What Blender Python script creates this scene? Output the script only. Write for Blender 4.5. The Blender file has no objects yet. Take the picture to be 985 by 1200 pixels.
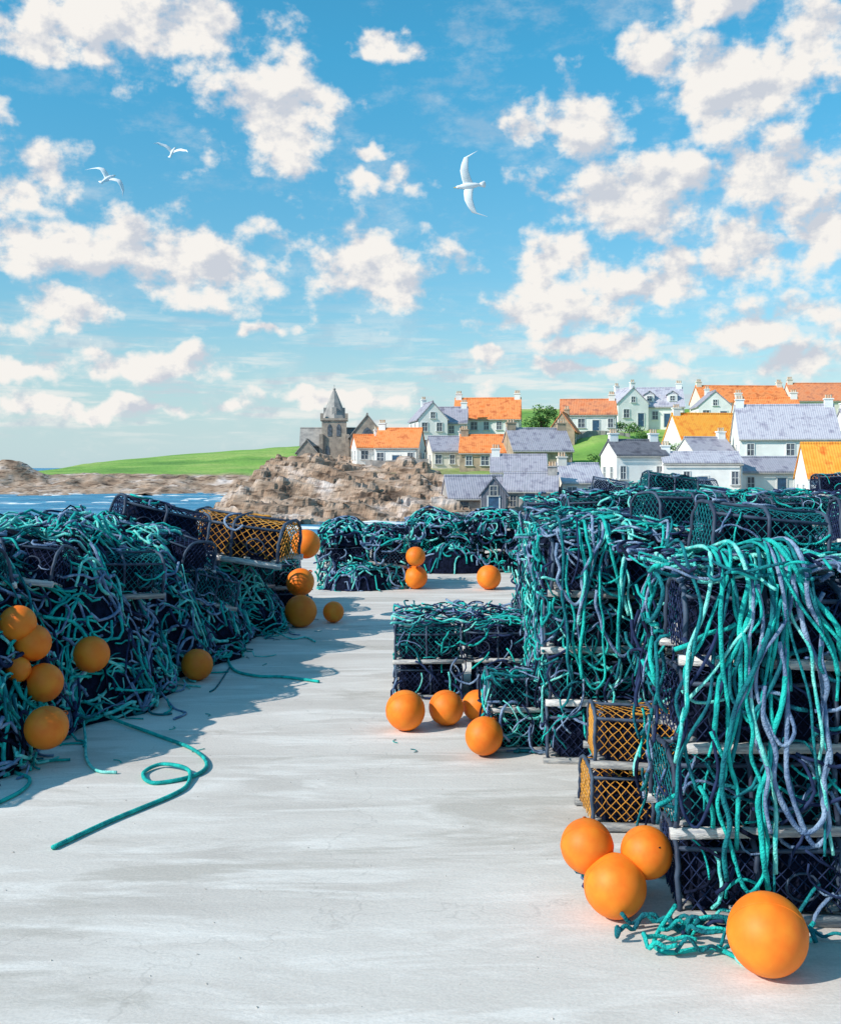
import bpy, math, random
import numpy as np
from mathutils import Vector, Matrix, Euler, noise as mn

R = random.Random(7)
scene = bpy.context.scene
scene.view_settings.view_transform = 'Standard'
scene.view_settings.look = 'None'
scene.view_settings.exposure = 0

# ------------------------------------------------------------------ materials
def new_mat(name):
    m = bpy.data.materials.new(name); m.use_nodes = True
    nt = m.node_tree; b = nt.nodes['Principled BSDF']
    return m, nt, b

def mat(name, c1, c2=None, scale=5.0, rough=0.7, bump=0.0, bscale=None, stretch=(1,1,1), lo=.35, hi=.65, objrand=0.0, detail=4, spec=0.3, c3=None):
    m, nt, b = new_mat(name)
    N, L = nt.nodes, nt.links
    c2 = c2 or tuple(x*0.7 for x in c1)
    tc = N.new('ShaderNodeTexCoord'); mp = N.new('ShaderNodeMapping'); mp.inputs['Scale'].default_value = stretch
    L.new(tc.outputs['Object'], mp.inputs['Vector'])
    n = N.new('ShaderNodeTexNoise'); n.inputs['Scale'].default_value = scale; n.inputs['Detail'].default_value = detail
    L.new(mp.outputs[0], n.inputs['Vector'])
    r = N.new('ShaderNodeValToRGB')
    r.color_ramp.elements[0].position = lo; r.color_ramp.elements[0].color = (*c1, 1)
    r.color_ramp.elements[1].position = hi; r.color_ramp.elements[1].color = (*c2, 1)
    if c3:
        e = r.color_ramp.elements.new((lo+hi)/2); e.color = (*c3, 1)
    L.new(n.outputs['Fac'], r.inputs['Fac'])
    out = r.outputs['Color']
    if objrand > 0:
        oi = N.new('ShaderNodeObjectInfo'); mr = N.new('ShaderNodeMapRange')
        mr.inputs['To Min'].default_value = 1-objrand; mr.inputs['To Max'].default_value = 1+objrand
        L.new(oi.outputs['Random'], mr.inputs['Value'])
        hs = N.new('ShaderNodeHueSaturation'); L.new(mr.outputs[0], hs.inputs['Value']); L.new(out, hs.inputs['Color'])
        out = hs.outputs['Color']
    L.new(out, b.inputs['Base Color'])
    b.inputs['Roughness'].default_value = rough
    b.inputs['Specular IOR Level'].default_value = spec
    if bump > 0:
        n2 = N.new('ShaderNodeTexNoise'); n2.inputs['Scale'].default_value = bscale or scale*4; n2.inputs['Detail'].default_value = 1.5
        L.new(mp.outputs[0], n2.inputs['Vector'])
        bp = N.new('ShaderNodeBump'); bp.inputs['Strength'].default_value = bump; bp.inputs['Distance'].default_value = 0.02
        L.new(n2.outputs['Fac'], bp.inputs['Height']); L.new(bp.outputs[0], b.inputs['Normal'])
    return m

M = {}
M['teal']   = mat('rope_teal', (0.02,0.54,0.47),(0.01,0.28,0.28), 14, .75, .6, 110, detail=2, spec=.15)
M['aqua']   = mat('rope_aqua', (0.28,0.76,0.69),(0.05,0.52,0.48), 14, .75, .6, 110, detail=2, spec=.15)
M['dteal']  = mat('rope_dark_teal', (0.01,0.22,0.24),(0.008,0.09,0.13), 14, .75, .6, 110, detail=2, spec=.15)
M['slate']  = mat('rope_slate', (0.28,0.38,0.53),(0.09,0.15,0.28), 14, .8, .6, 110, detail=2, spec=.15)
M['navy']   = mat('net_navy', (0.010,0.016,0.05),(0.025,0.042,0.11), 14, .85, 0, detail=2, spec=.15)
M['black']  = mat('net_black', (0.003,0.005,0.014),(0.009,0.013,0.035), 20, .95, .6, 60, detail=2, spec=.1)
M['gold']   = mat('net_ochre', (0.72,0.33,0.05),(0.42,0.18,0.03), 8, .7, 0, detail=2)
M['wood']   = mat('weathered_wood', (0.62,0.59,0.56),(0.28,0.29,0.32), 12, .85, .5, 40, stretch=(1,6,6), objrand=.4, detail=3)
M['frame']  = mat('creel_frame', (0.02,0.03,0.06),(0.06,0.09,0.14), 10, .6, 0, detail=2)

# ------------------------------------------------------------------ mesh builder
class MB:
    def __init__(s): s.v=[]; s.n=0; s.f=[]; s.m=[]
    def add(s, verts, faces, mi=0):
        verts = np.asarray(verts, float).reshape(-1,3)
        s.v.append(verts); o=s.n
        for f in faces: s.f.append(tuple(int(i)+o for i in f))
        s.m.extend([mi]*len(faces)); s.n += len(verts)
    def tube(s, pts, r, k=5, mi=0, ref=(0.13,0.37,0.92), closed=False, cap=True):
        P=np.asarray(pts,float); n=len(P)
        if closed:
            T=np.roll(P,-1,0)-np.roll(P,1,0)
        else:
            T=np.gradient(P,axis=0)
        T/= (np.linalg.norm(T,axis=1,keepdims=True)+1e-9)
        ref=np.asarray(ref,float); 
        A=np.cross(T, np.broadcast_to(ref,T.shape)); A/=(np.linalg.norm(A,axis=1,keepdims=True)+1e-9)
        B=np.cross(T,A)
        rr=np.broadcast_to(np.asarray(r,float),(n,))
        a=np.arange(k)*2*math.pi/k
        V=P[:,None,:]+rr[:,None,None]*(np.cos(a)[None,:,None]*A[:,None,:]+np.sin(a)[None,:,None]*B[:,None,:])
        F=[]
        m=n if closed else n-1
        for i in range(m):
            i2=(i+1)%n
            for j in range(k):
                j2=(j+1)%k
                F.append((i*k+j,i*k+j2,i2*k+j2,i2*k+j))
        if not closed and cap:
            F.append(tuple(range(k-1,-1,-1))); F.append(tuple((n-1)*k+j for j in range(k)))
        s.add(V.reshape(-1,3),F,mi)
    def box(s, c, size, mi=0, rot=None):
        x,y,z=[q/2 for q in size]
        V=np.array([(-x,-y,-z),(x,-y,-z),(x,y,-z),(-x,y,-z),(-x,-y,z),(x,-y,z),(x,y,z),(-x,y,z)])
        if rot is not None: V=V@np.array(Euler(rot).to_matrix()).T
        V=V+np.array(c)
        s.add(V,[(0,3,2,1),(4,5,6,7),(0,1,5,4),(1,2,6,5),(2,3,7,6),(3,0,4,7)],mi)
    def lathe(s, prof, k=20, mi=0, mat4=None):
        V=[];F=[]
        for (r,z) in prof:
            for j in range(k):
                a=2*math.pi*j/k; V.append((r*math.cos(a),r*math.sin(a),z))
        n=len(prof)
        for i in range(n-1):
            for j in range(k):
                j2=(j+1)%k
                F.append((i*k+j,i*k+j2,(i+1)*k+j2,(i+1)*k+j))
        V=np.array(V)
        if mat4 is not None:
            Mx=np.array(mat4); V=V@Mx[:3,:3].T+Mx[:3,3]
        s.add(V,F,mi)
    def mesh(s,name,mats,smooth=True):
        me=bpy.data.meshes.new(name)
        V=np.concatenate(s.v) if s.v else np.zeros((0,3))
        me.from_pydata(V.tolist(),[],s.f)
        for m in mats: me.materials.append(m)
        me.polygons.foreach_set('material_index',s.m)
        me.polygons.foreach_set('use_smooth',[smooth]*len(s.f))
        me.update(); return me
    def obj(s,name,mats,smooth=True,parent=None):
        o=bpy.data.objects.new(name,s.mesh(name,mats,smooth)); scene.collection.objects.link(o)
        if parent: o.parent=parent
        return o

def link(name, me, loc, rot=(0,0,0), sc=1):
    o=bpy.data.objects.new(name,me); scene.collection.objects.link(o)
    o.location=loc; o.rotation_euler=rot; o.scale=(sc,sc,sc) if not hasattr(sc,'__len__') else sc
    return o

def spline(pts, n):
    """Catmull-Rom resample"""
    P=np.asarray(pts,float); P=np.vstack([2*P[0]-P[1],P,2*P[-1]-P[-2]])
    m=len(P)-3; out=[]
    for t in np.linspace(0,m-1e-6,n):
        i=int(t); u=t-i; p0,p1,p2,p3=P[i:i+4]
        out.append(0.5*((2*p1)+(-p0+p2)*u+(2*p0-5*p1+4*p2-p3)*u*u+(-p0+3*p1-3*p2+p3)*u**3))
    return np.array(out)

ROPEM=[M['teal'],M['aqua'],M['dteal'],M['slate'],M['navy'],M['black']]
def pick(w=(.24,.08,.2,.2,.2,.08)):
    t=R.random(); a=0
    for i,x in enumerate(w):
        a+=x
        if t<a: return i
    return len(w)-1

# ------------------------------------------------------------------ creel
def creel_mesh(seed, netmat, L=.70, W=.48, H=.36, wraps=9, accent=0):
    rr=random.Random(seed); mb=MB()
    e=.55
    def zsec(y): 
        q=min(1,abs(2*y/W)); return .04+(H-.04)*(1-q**(2/e))**(e/2)
    tt=np.linspace(math.pi,0,200)
    ys=W/2*np.sign(np.cos(tt))*np.abs(np.cos(tt))**e; zs=.04+(H-.04)*np.abs(np.sin(tt))**e
    ds=np.concatenate([[0],np.cumsum(np.hypot(np.diff(ys),np.diff(zs)))]); S=ds[-1]
    def sec(s): return np.interp(s,ds,ys),np.interp(s,ds,zs)
    # mats: 0 net,1 frame,2 wood,3 black,4 accent,5 slate
    for x in (-L/2,-L*.02,L/2):
        P=[(x+rr.uniform(-.006,.006),*sec(s)) for s in np.linspace(0,S,26)]
        mb.tube(P,.013,6,1,ref=(1,0,0))
    for s in (S*.28,S*.5,S*.72):
        y,z=sec(s); mb.tube([(-L/2-.01,y,z),(0,y,z-.006),(L/2+.01,y,z)],.011,5,1)
    for y in (-W/2-.004,W/2+.004): mb.box((0,y,.024),(L+.06,.032,.044),2,(0,rr.uniform(-.012,.012),rr.uniform(-.01,.01)))
    for i in range(4):
        mb.box((-L/2+.04+i*(L-.08)/3,0,.050),(.05,W-.06,.014),2)
    g=.05
    def surf(x,s):
        y,z=sec(min(max(s,0),S)); k=1-.05*abs(math.sin(math.pi*(x/L+.5)*2))
        return (x,y*k,.04+(z-.04)*k)
    for sg in (1,-1):
        c=-L
        while c<S+L:
            P=[]
            for x in np.linspace(-L/2,L/2,15):
                s=sg*x*1.1+c
                if 0<=s<=S: P.append(surf(x+rr.uniform(-.006,.006),s+rr.uniform(-.006,.006)))
            if len(P)>2: mb.tube(P,.0040,3,0,cap=False)
            c+=g*1.3
    for xe in (-L/2,L/2):
        for sg in (1,-1):
            c=-W
            while c<W+H:
                P=[]
                for y in np.linspace(-W/2,W/2,13):
                    z=sg*y+c
                    if .03<z<zsec(y): P.append((xe,y,z))
                if len(P)>1: mb.tube(P,.0040,3,0,ref=(1,0,0),cap=False)
                c+=g*1.25
    # crumpled inner netting as a black shell, its colour standing for interior shade
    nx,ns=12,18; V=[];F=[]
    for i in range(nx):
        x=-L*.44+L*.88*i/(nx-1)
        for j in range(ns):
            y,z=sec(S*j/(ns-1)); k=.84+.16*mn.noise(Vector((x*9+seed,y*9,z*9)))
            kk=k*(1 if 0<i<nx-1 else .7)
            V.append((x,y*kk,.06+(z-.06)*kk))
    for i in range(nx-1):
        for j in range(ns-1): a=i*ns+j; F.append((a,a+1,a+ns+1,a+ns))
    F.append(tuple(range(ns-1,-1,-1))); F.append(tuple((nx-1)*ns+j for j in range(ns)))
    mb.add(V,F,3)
    sx=rr.choice((-1,1))
    c=np.array((sx*L*.25,-W/2-.004,H*.45)); a=np.linspace(0,2*math.pi,15)[:-1]
    mb.tube([c+np.array((.07*math.cos(t),0,.06*math.sin(t))) for t in a],.006,4,1,ref=(0,1,0),closed=True)
    # lashings and stray twine lying on the netting
    for w in range(wraps):
        x=rr.uniform(-L/2,L/2); s=rr.uniform(0.02,S); th=rr.uniform(0,6.28); P=[]
        cu=rr.uniform(-.5,.5)
        for i in range(rr.randint(6,12)):
            if not(-L/2-.01<x<L/2+.01 and 0<s<S): break
            y,z=sec(s); k=1.03+.03*rr.random(); P.append((x,y*k,.04+(z-.04)*k))
            x+=.035*math.cos(th); s+=.035*math.sin(th); th+=cu+rr.uniform(-.3,.3)
        if len(P)>3: mb.tube(P,rr.uniform(.005,.010),5,rr.choice((0,4,4,5,5,3)))
    return mb.mesh('lobster_creel',[netmat,M['frame'],M['wood'],M['black'],[M['teal'],M['aqua'],M['dteal']][accent],M['slate']])

CRE=[creel_mesh(1,M['dteal'],accent=0,wraps=14),creel_mesh(2,M['navy'],accent=0,wraps=9),creel_mesh(3,M['slate'],accent=1,wraps=12),
     creel_mesh(4,M['teal'],accent=1,wraps=18),creel_mesh(5,M['dteal'],accent=2,wraps=16),creel_mesh(6,M['navy'],accent=0,wraps=20)]
DARKC=[CRE[0],CRE[1],CRE[5],CRE[1],CRE[4]]
GOLD=creel_mesh(7,M['gold'],accent=0,wraps=3)
GOLD2=creel_mesh(9,M['gold'],accent=2,wraps=5)

def stack(x0,x1,y0,y1,layers,sc=1.0,pool=None,pitch=.375,jit=.03,extra=.3,loose=0.0,taper=0):
    pool=pool or CRE
    lx=.76*sc; ly=.53*sc
    nx=max(1,round((x1-x0)/lx)); ny=max(1,round((y1-y0)/ly))
    for k in range(layers+1):
        for j in range(ny):
            for i in range(nx):
                if k==layers and R.random()>extra: continue
                if taper and k>=layers-1 and (i in (0,nx-1)) and R.random()<taper: continue
                me=R.choice(pool)
                x=x0+lx*(i+.5)+R.uniform(-jit,jit)*1.6; y=y0+ly*(j+.5)+R.uniform(-jit,jit)
                rz=R.uniform(-.09,.09)+(math.pi if R.random()<.5 else 0)+R.gauss(0,loose)
                s=sc*R.uniform(.96,1.02); t=(R.gauss(0,loose*.25),R.gauss(0,loose*.35))
                if k==layers: rz+=R.uniform(-.6,.6); t=(R.uniform(-.2,.2),R.uniform(-.2,.2)); s*=.85
                link('lobster_creel',me,(x,y,k*pitch*sc),(R.uniform(-.02,.02)+t[0],R.uniform(-.03,.03)+t[1],rz),s)

def scribble_box(mb,x0,x1,y0,y1,z1,n,faces='FLT',w=(.24,.08,.2,.2,.2,.08),rmin=.005,rmax=.011,ln=(5,12),out=.05,zlo=0,step=.042):
    area={'F':(x1-x0)*z1,'L':(y1-y0)*z1,'T':(x1-x0)*(y1-y0),'R':(y1-y0)*z1}
    fs=[f for f in faces]; ws=[area[f] for f in fs]
    for _ in range(n):
        f=R.choices(fs,ws)[0]
        A=(x1-x0) if f in 'FT' else (y1-y0); B=z1 if f!='T' else (y1-y0)
        a=R.uniform(0,A); b=R.uniform(zlo if f!='T' else 0,B); th=R.gauss(-1.2,1.3) if f!='T' else R.uniform(0,6.28)
        cu=R.uniform(-.4,.4); P=[]; o=R.uniform(.0,out); ph=R.uniform(0,6)
        for i in range(R.randint(*ln)):
            q=o+.02*math.sin(ph+i*.7)
            if f=='F': P.append((x0+a,y0-q,max(.015,b)))
            elif f=='L': P.append((x0-q,y0+a,max(.015,b)))
            elif f=='R': P.append((x1+q,y0+a,max(.015,b)))
            else: P.append((x0+a,y0+b,z1+q))
            a+=step*math.cos(th); b+=step*math.sin(th); th+=cu+R.uniform(-.35,.35)
            if f!='T': b=min(b,z1+.04)
            a=min(max(a,-.05),A+.05)
        ref={'F':(0,1,0),'L':(1,0,0),'R':(1,0,0),'T':(0,0,1)}[f]
        mb.tube(P,R.uniform(rmin,rmax),5,pick(w),ref=ref)

def net_mound(mb,cx,cy,zb,rx,ry,h,n,w,rmin=.010,rmax=.018,step=.06):
    """a rounded heap of loose net and rope resting at height zb"""
    def hh(x,y):
        q=((x-cx)/rx)**2+((y-cy)/ry)**2
        return zb+(h*math.sqrt(max(0,1-q))*(1+.25*mn.noise(Vector((x*2.3,y*2.3,zb)))) if q<1 else -.0)
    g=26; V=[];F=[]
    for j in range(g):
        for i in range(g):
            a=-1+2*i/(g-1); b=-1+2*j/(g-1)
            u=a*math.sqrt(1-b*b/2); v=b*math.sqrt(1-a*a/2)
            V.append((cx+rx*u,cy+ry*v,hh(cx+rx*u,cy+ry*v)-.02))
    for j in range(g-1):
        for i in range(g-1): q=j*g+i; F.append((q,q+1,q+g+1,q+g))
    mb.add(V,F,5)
    for _ in range(n):
        a=R.uniform(0,6.28); r=math.sqrt(R.random())*.98; x=cx+rx*r*math.cos(a); y=cy+ry*r*math.sin(a)
        th=R.uniform(0,6.28); cu=R.uniform(-.5,.5); o=R.uniform(0,.05); P=[]
        for i in range(R.randint(5,10)):
            P.append((x,y,hh(x,y)+o)); x+=step*.7*math.cos(th); y+=step*.5*math.sin(th); th+=cu+R.uniform(-.3,.3)
        mb.tube(P,R.uniform(rmin,rmax),5,pick(w),ref=(0,-.5,.86))

# right-hand stacks: near -> far
stack(1.09,3.3,4.47,4.97,4,pool=DARKC,extra=0)
stack(1.36,3.5,5.02,5.55,4,pool=DARKC,extra=.3)
stack(.90,1.65,5.60,6.1,2,sc=.90,pool=[GOLD,GOLD2],extra=0)
stack(.86,3.1,6.9,7.95,4,extra=.2)
stack(1.7,3.3,6.0,6.6,4,extra=.2)
stack(.50,.95,7.2,7.6,2,sc=.74,pool=CRE,extra=0)
stack(-.20,1.0,8.85,9.9,2,sc=.82,pool=DARKC+[CRE[3]],extra=.1)
stack(.92,3.1,8.5,10.0,3,extra=.3)
stack(1.22,3.4,10.6,11.6,4,extra=.15,pitch=.36,loose=.05)
stack(1.75,5.4,11.8,12.9,5,pitch=.325,extra=.18,loose=.05)
stack(1.5,3.7,14.4,15.4,4,loose=.08)
stack(-1.62,-.30,16.9,18.0,2,extra=.75,loose=.15)
stack(-.25,2.1,19.6,20.6,2,extra=.8,loose=.2)
stack(2.2,5.2,17.5,18.5,4,loose=.1)

rb=MB()
TW=(.22,.13,.18,.24,.16,.07)
DW=(.12,.05,.20,.20,.28,.15)
scribble_box(rb,1.07,3.2,4.45,4.97,1.50,210,'FLT',DW)
scribble_box(rb,1.07,2.3,4.45,5.5,1.54,220,'T',TW)
scribble_box(rb,.86,2.2,6.86,7.95,1.54,460,'FLT',TW,zlo=.2)
net_mound(rb,1.35,7.4,1.48,.50,.45,.14,90,TW,.007,.012,.045)
rb.obj('rope_tangle',ROPEM)
rb=MB()
scribble_box(rb,.50,.95,7.18,7.6,.52,70,'FLT',TW)
scribble_box(rb,-.20,1.0,8.83,9.9,.64,120,'FLT',TW,out=.03)
scribble_box(rb,-.20,1.0,8.83,9.9,.66,90,'T',TW,out=.03)
scribble_box(rb,.92,2.0,8.46,9.9,1.16,300,'FLT',TW)
rb.obj('rope_tangle',ROPEM)
rb=MB()
scribble_box(rb,1.22,3.4,10.58,11.6,1.50,360,'FLT',TW,.007,.014)
scribble_box(rb,1.75,5.4,11.78,12.9,1.68,330,'FLT',TW,.008,.016)
scribble_box(rb,1.5,3.7,14.38,15.4,1.52,150,'FLT',TW,.010,.018)
net_mound(rb,3.0,12.2,1.60,.8,.5,.16,110,TW,.009,.015)
rb.obj('rope_tangle',ROPEM)
rb=MB()
SW=(.22,.18,.14,.28,.12,.06)
scribble_box(rb,-1.62,-.30,16.86,18,.85,280,'FLTR',SW,.011,.020,out=.12)
net_mound(rb,-1.30,17.4,.72,.46,.5,.42,150,SW)
net_mound(rb,-.66,17.3,.72,.40,.5,.30,120,SW)
net_mound(rb,-1.05,16.85,-.02,.55,.30,.45,110,SW)
scribble_box(rb,-.25,2.1,19.56,20.6,.9,300,'FLT',SW,.012,.022,out=.12)
net_mound(rb,.25,20.0,.72,.6,.5,.44,120,SW,.012,.020)
net_mound(rb,1.45,20.0,.70,.7,.5,.50,130,SW,.012,.020)
net_mound(rb,.6,19.6,-.02,.7,.35,.55,110,SW,.012,.020)
scribble_box(rb,2.2,5.2,17.48,18.5,1.5,120,'FLT',TW,.012,.020)
rb.obj('rope_tangle',ROPEM)

# long hanging ropes over the near stack
hb=MB()
for i in range(46):
    if i<30: 
        xt=R.gauss(1.50,.15); x=xt+R.uniform(-.40,.32); x=max(1.12,x); yf=4.44
    else: x=R.uniform(.90,1.45); yf=6.84; xt=x+R.uniform(-.1,.3)
    z=1.55+R.uniform(0,.08); zend=R.choice((R.uniform(.05,.5),R.uniform(.5,1.2),R.uniform(.7,1.25),R.uniform(.3,.9)))
    if i>=30: zend=max(.6,zend)
    P=[(xt,yf+R.uniform(.3,.6),z),(xt,yf+.12,z+.05),(xt*.85+x*.15,yf-.03,z-.05)]
    n=max(3,int((z-zend)/.13)); ph=R.uniform(0,6); am=R.uniform(.01,.05); fr=R.uniform(2,7)
    for k in range(1,n+1):
        t=k/n; zz=z-.08-(z-zend-.08)*t; q=1-(1-t)**2
        P.append((xt+(x-xt)*q+am*math.sin(ph+zz*fr)+R.uniform(-.018,.018),yf-.02-.06*R.random(),zz))
    xx=P[-1][0]
    if R.random()<.35:
        dx=R.uniform(.07,.2)*R.choice((-1,1)); zt=zend+R.uniform(.3,.9)
        P.append((xx+dx*.5,yf-.05,max(.03,zend-.06)))
        for k in range(1,5): P.append((xx+dx+R.uniform(-.03,.03)+.1*dx*k,yf-.05,zend+(min(zt,1.5)-zend)*k/4))
    Q=spline(P,len(P)*4); r0=R.uniform(.006,.0125)
    hb.tube(Q,r0*(1+.10*np.sin(np.arange(len(Q))*2.1)),6,pick((.44,.26,.14,.12,.04,0)),ref=(.1,1,.2))
for i in range(18):
    x=R.uniform(1.08,1.6); y=R.uniform(4.25,4.42); P=[]; th=R.uniform(0,6.28); cu=R.uniform(-.5,.5)
    for k in range(R.randint(6,12)):
        P.append((x,y,.015+.07*R.random())); x+=.05*math.cos(th); y+=.025*math.sin(th); th+=cu
        y=min(max(y,4.15),4.45)
    hb.tube(spline(P,len(P)*3),R.uniform(.007,.011),6,pick((.45,.15,.2,.1,.1,0)))
hb.obj('hanging_rope',ROPEM)

# ------------------------------------------------------------------ left heap
EY=[4.5,6.7,8.5,12.5,14,16]; EX=[-3.3,-2.78,-2.32,-1.80,-1.72,-1.8]
def edge(y): return float(np.interp(y,EY,EX))+.10*math.sin(y*3.1)+.06*math.sin(y*7.7)
def heap(x,y):
    l=edge(y)-x
    hm=float(np.interp(y,[5.2,5.9,8,10.3,12,15,15.7],[0,1.22,1.42,1.42,1.05,.95,0]))
    q=min(max(l/.95,0),1); h=hm*(1-(1-q)**2)
    if l>0: h+= (.20*mn.noise(Vector((x*1.9,y*1.9,3)))+.08*mn.noise(Vector((x*6,y*6,1))))*min(1,l*3)
    return max(h,0) if l>0 else -.02
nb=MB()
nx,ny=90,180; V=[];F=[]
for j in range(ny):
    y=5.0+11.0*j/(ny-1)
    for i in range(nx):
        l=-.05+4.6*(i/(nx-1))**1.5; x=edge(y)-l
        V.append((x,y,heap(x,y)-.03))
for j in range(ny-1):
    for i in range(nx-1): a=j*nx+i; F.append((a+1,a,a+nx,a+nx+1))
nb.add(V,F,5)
LW=(.25,.19,.11,.28,.12,.05)
for k in range(4500):
    y=R.uniform(5.3,15.6); l=(R.random()**1.5)*2.6; th=R.uniform(0,6.28); cu=R.uniform(-.45,.45)
    off=R.uniform(0,.08); ph=R.uniform(0,6); P=[]
    for i in range(R.randint(4,10)):
        x=edge(y)-l; h=heap(x,y)
        P.append((x+off*.6,y,max(.012,h+off+.03*math.sin(ph+i*.8))))
        sl=(heap(x-.05,y)-h)/.05; g=1/math.sqrt(1+sl*sl)
        l+=.055*math.cos(th)*g; y+=.055*math.sin(th); l=max(l,.01); y=min(max(y,5.3),15.6)
        th+=cu+R.uniform(-.3,.3)
    nb.tube(P,R.uniform(.006,.016),5,pick(LW),ref=(.5,.1,.86))
# strands that have slid off the heap on to the quay
for k in range(60):
    y=R.uniform(5.8,14.5); x=edge(y)+R.uniform(-.02,.10); th=R.uniform(-1.9,.6); cu=R.uniform(-.35,.35); P=[]; r=R.uniform(.006,.011)
    for i in range(R.randint(4,9)):
        P.append((x,y,r+.003+(.05 if i==0 else .0))); x+=.035*math.cos(th); y+=.05*math.sin(th); th+=cu; x=max(x,edge(y)-.03)
    nb.tube(P,r,5,pick(LW),ref=(0,0,1))
nb.obj('fishing_net_heap',ROPEM)
for k in range(40):
    y=R.uniform(5.8,15.2); l=R.uniform(.45,2.6); x=edge(y)-l; h=heap(x,y)
    link('lobster_creel',R.choice(CRE),(x,y,max(0,h-.32)),(R.uniform(-.3,.3),R.uniform(-.3,.3)+.25*(l<.8),R.uniform(0,6.28)),1.0)
link('lobster_creel',GOLD,(-2.12,12.3,.92),(.10,.12,-.28),(1.65,1.3,1.45))
link('lobster_creel',CRE[1],(-2.95,11.3,1.12),(0,.25,.5),1.35)
link('lobster_creel',CRE[4],(-2.05,14.0,.35),(0,0,.2),1.1)
link('lobster_creel',CRE[1],(-1.98,13.9,.0),(0,0,.1),1.0)

# ropes lying on the quay
gb=MB()
def lay(pts,r,mi): 
    P=np.array([(a,b,r+.002+(c if c else 0)) for a,b,c in pts]); gb.tube(spline(P,len(P)*7),r,7,mi,ref=(0,0,1))
lay([(-2.55,8.35,.1),(-2.44,8.08,.02),(-1.99,7.64,0),(-1.61,7.23,0),(-1.43,6.86,0),(-1.46,6.60,0),(-1.68,6.45,0),(-1.80,6.66,0),(-1.72,6.82,.01),(-1.52,6.68,.02),(-1.46,6.45,0),(-1.50,6.22,0),(-1.74,5.76,0),(-1.92,5.35,0)],.013,0)
lay([(-2.05,10.9,.1),(-1.98,10.55,0),(-1.80,10.0,0),(-1.55,9.75,0),(-1.32,9.72,0),(-1.10,9.6,0),(-.94,9.5,0)],.014,0)
lay([(-2.6,7.9,.05),(-2.45,7.5,0),(-2.28,7.0,0),(-2.12,6.72,0),(-1.98,6.68,0)],.010,1)
lay([(-2.85,7.0,.1),(-2.7,6.75,0),(-2.50,6.55,0),(-2.45,6.3,0),(-2.52,6.0,0)],.012,0)
lay([(-2.3,8.9,.1),(-2.05,8.5,0),(-1.9,8.3,0),(-1.95,8.1,0)],.009,3)
lay([(-1.75,12.2,.05),(-1.5,11.9,0),(-1.35,12.0,0),(-1.2,11.7,0)],.011,1)
lay([(1.1,4.42,.1),(.98,4.3,0),(1.02,4.2,0),(1.2,4.22,.01),(1.3,4.15,0),(1.42,4.2,0),(1.5,4.12,0)],.010,0)
lay([(1.35,4.4,.05),(1.28,4.15,0),(1.38,4.05,0),(1.45,4.02,.05)],.010,1)
lay([(-1.9,10.2,.0),(-1.85,9.3,0),(-1.87,9.1,0)],.007,2)
gb.obj('loose_rope',ROPEM)

# ------------------------------------------------------------------ buoys
MO=mat('buoy_orange',(0.88,0.16,0.008),(0.93,0.27,0.02),1.4,.55,0,lo=.3,hi=.72,objrand=.12,spec=.35,detail=4)
MO2=mat('buoy_neck',(0.72,0.11,0.01),(0.50,0.08,0.02),10,.45,.2,30)
def buoy_mesh(seed):
    mb=MB(); prof=[]
    for i in range(25):
        a=-math.pi/2+math.pi*i/24*.955; prof.append((max(.001,math.cos(a)),math.sin(a)*1.03+.03*max(0,math.sin(a))))
    mb.lathe(prof,40,0)
    z=prof[-1][1]
    mb.lathe([(.20,z-.03),(.17,z+.05),(.15,z+.16),(.155,z+.20),(.10,z+.235),(.001,z+.24)],16,1)
    mb.lathe([(.215,z-.01),(.225,z+.02),(.20,z+.05)],16,1)
    # moulding seam
    a=np.linspace(0,2*math.pi,41)[:-1]; mb.tube([(1.0*math.cos(t),1.0*math.sin(t),0) for t in a],.012,4,0,ref=(0,0,1),closed=True)
    a=np.linspace(0,2*math.pi,17)[:-1]
    mb.tube([(.11*math.cos(t),0,z+.30+.12*math.sin(t)) for t in a],.045,6,1,ref=(0,1,0),closed=True)
    rr=random.Random(seed); P=[(0,.02,z+.34)]; x=.0;zz=z+.34;y=.02
    for i in range(7):
        x+=rr.uniform(.05,.18); zz-=rr.uniform(-.02,.3) ; y+=rr.uniform(.02,.2); P.append((x,y,zz))
    mb.tube(spline(P,26),.05,6,2)
    return mb.mesh('fishing_buoy',[MO,MO2,M['teal']])
BM=[buoy_mesh(1),buoy_mesh(2),buoy_mesh(3)]
def buoy(x,y,z,r,rot=None,out=False):
    p=np.array((x,y,z))
    if out:   # ease it off the net until it rests against the face of the heap
        d=np.array((.37,-1,.12)); d/=np.linalg.norm(d)
        for _ in range(120):
            if max(heap(p[0]+a*r,p[1]+b*r) for a,b in ((0,0),(-.5,0),(0,.5),(.3,-.5)))<p[2]-.15*r: break
            p=p+d*.02
    rx,ry,rz=rot or (R.uniform(-1.9,-.8),R.uniform(-.9,.9),R.uniform(-.4,.4))
    link('fishing_buoy',R.choice(BM),tuple(p),(rx,ry,rz),r)
for b in [(-3.50,9.0,.68,.132),(-3.30,8.75,.57,.132),(-3.27,8.4,.43,.088),(-2.83,7.7,.41,.138),(-2.62,8.15,.52,.140),(-2.50,6.85,.26,.142)]:
    buoy(*b,out=True)
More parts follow.
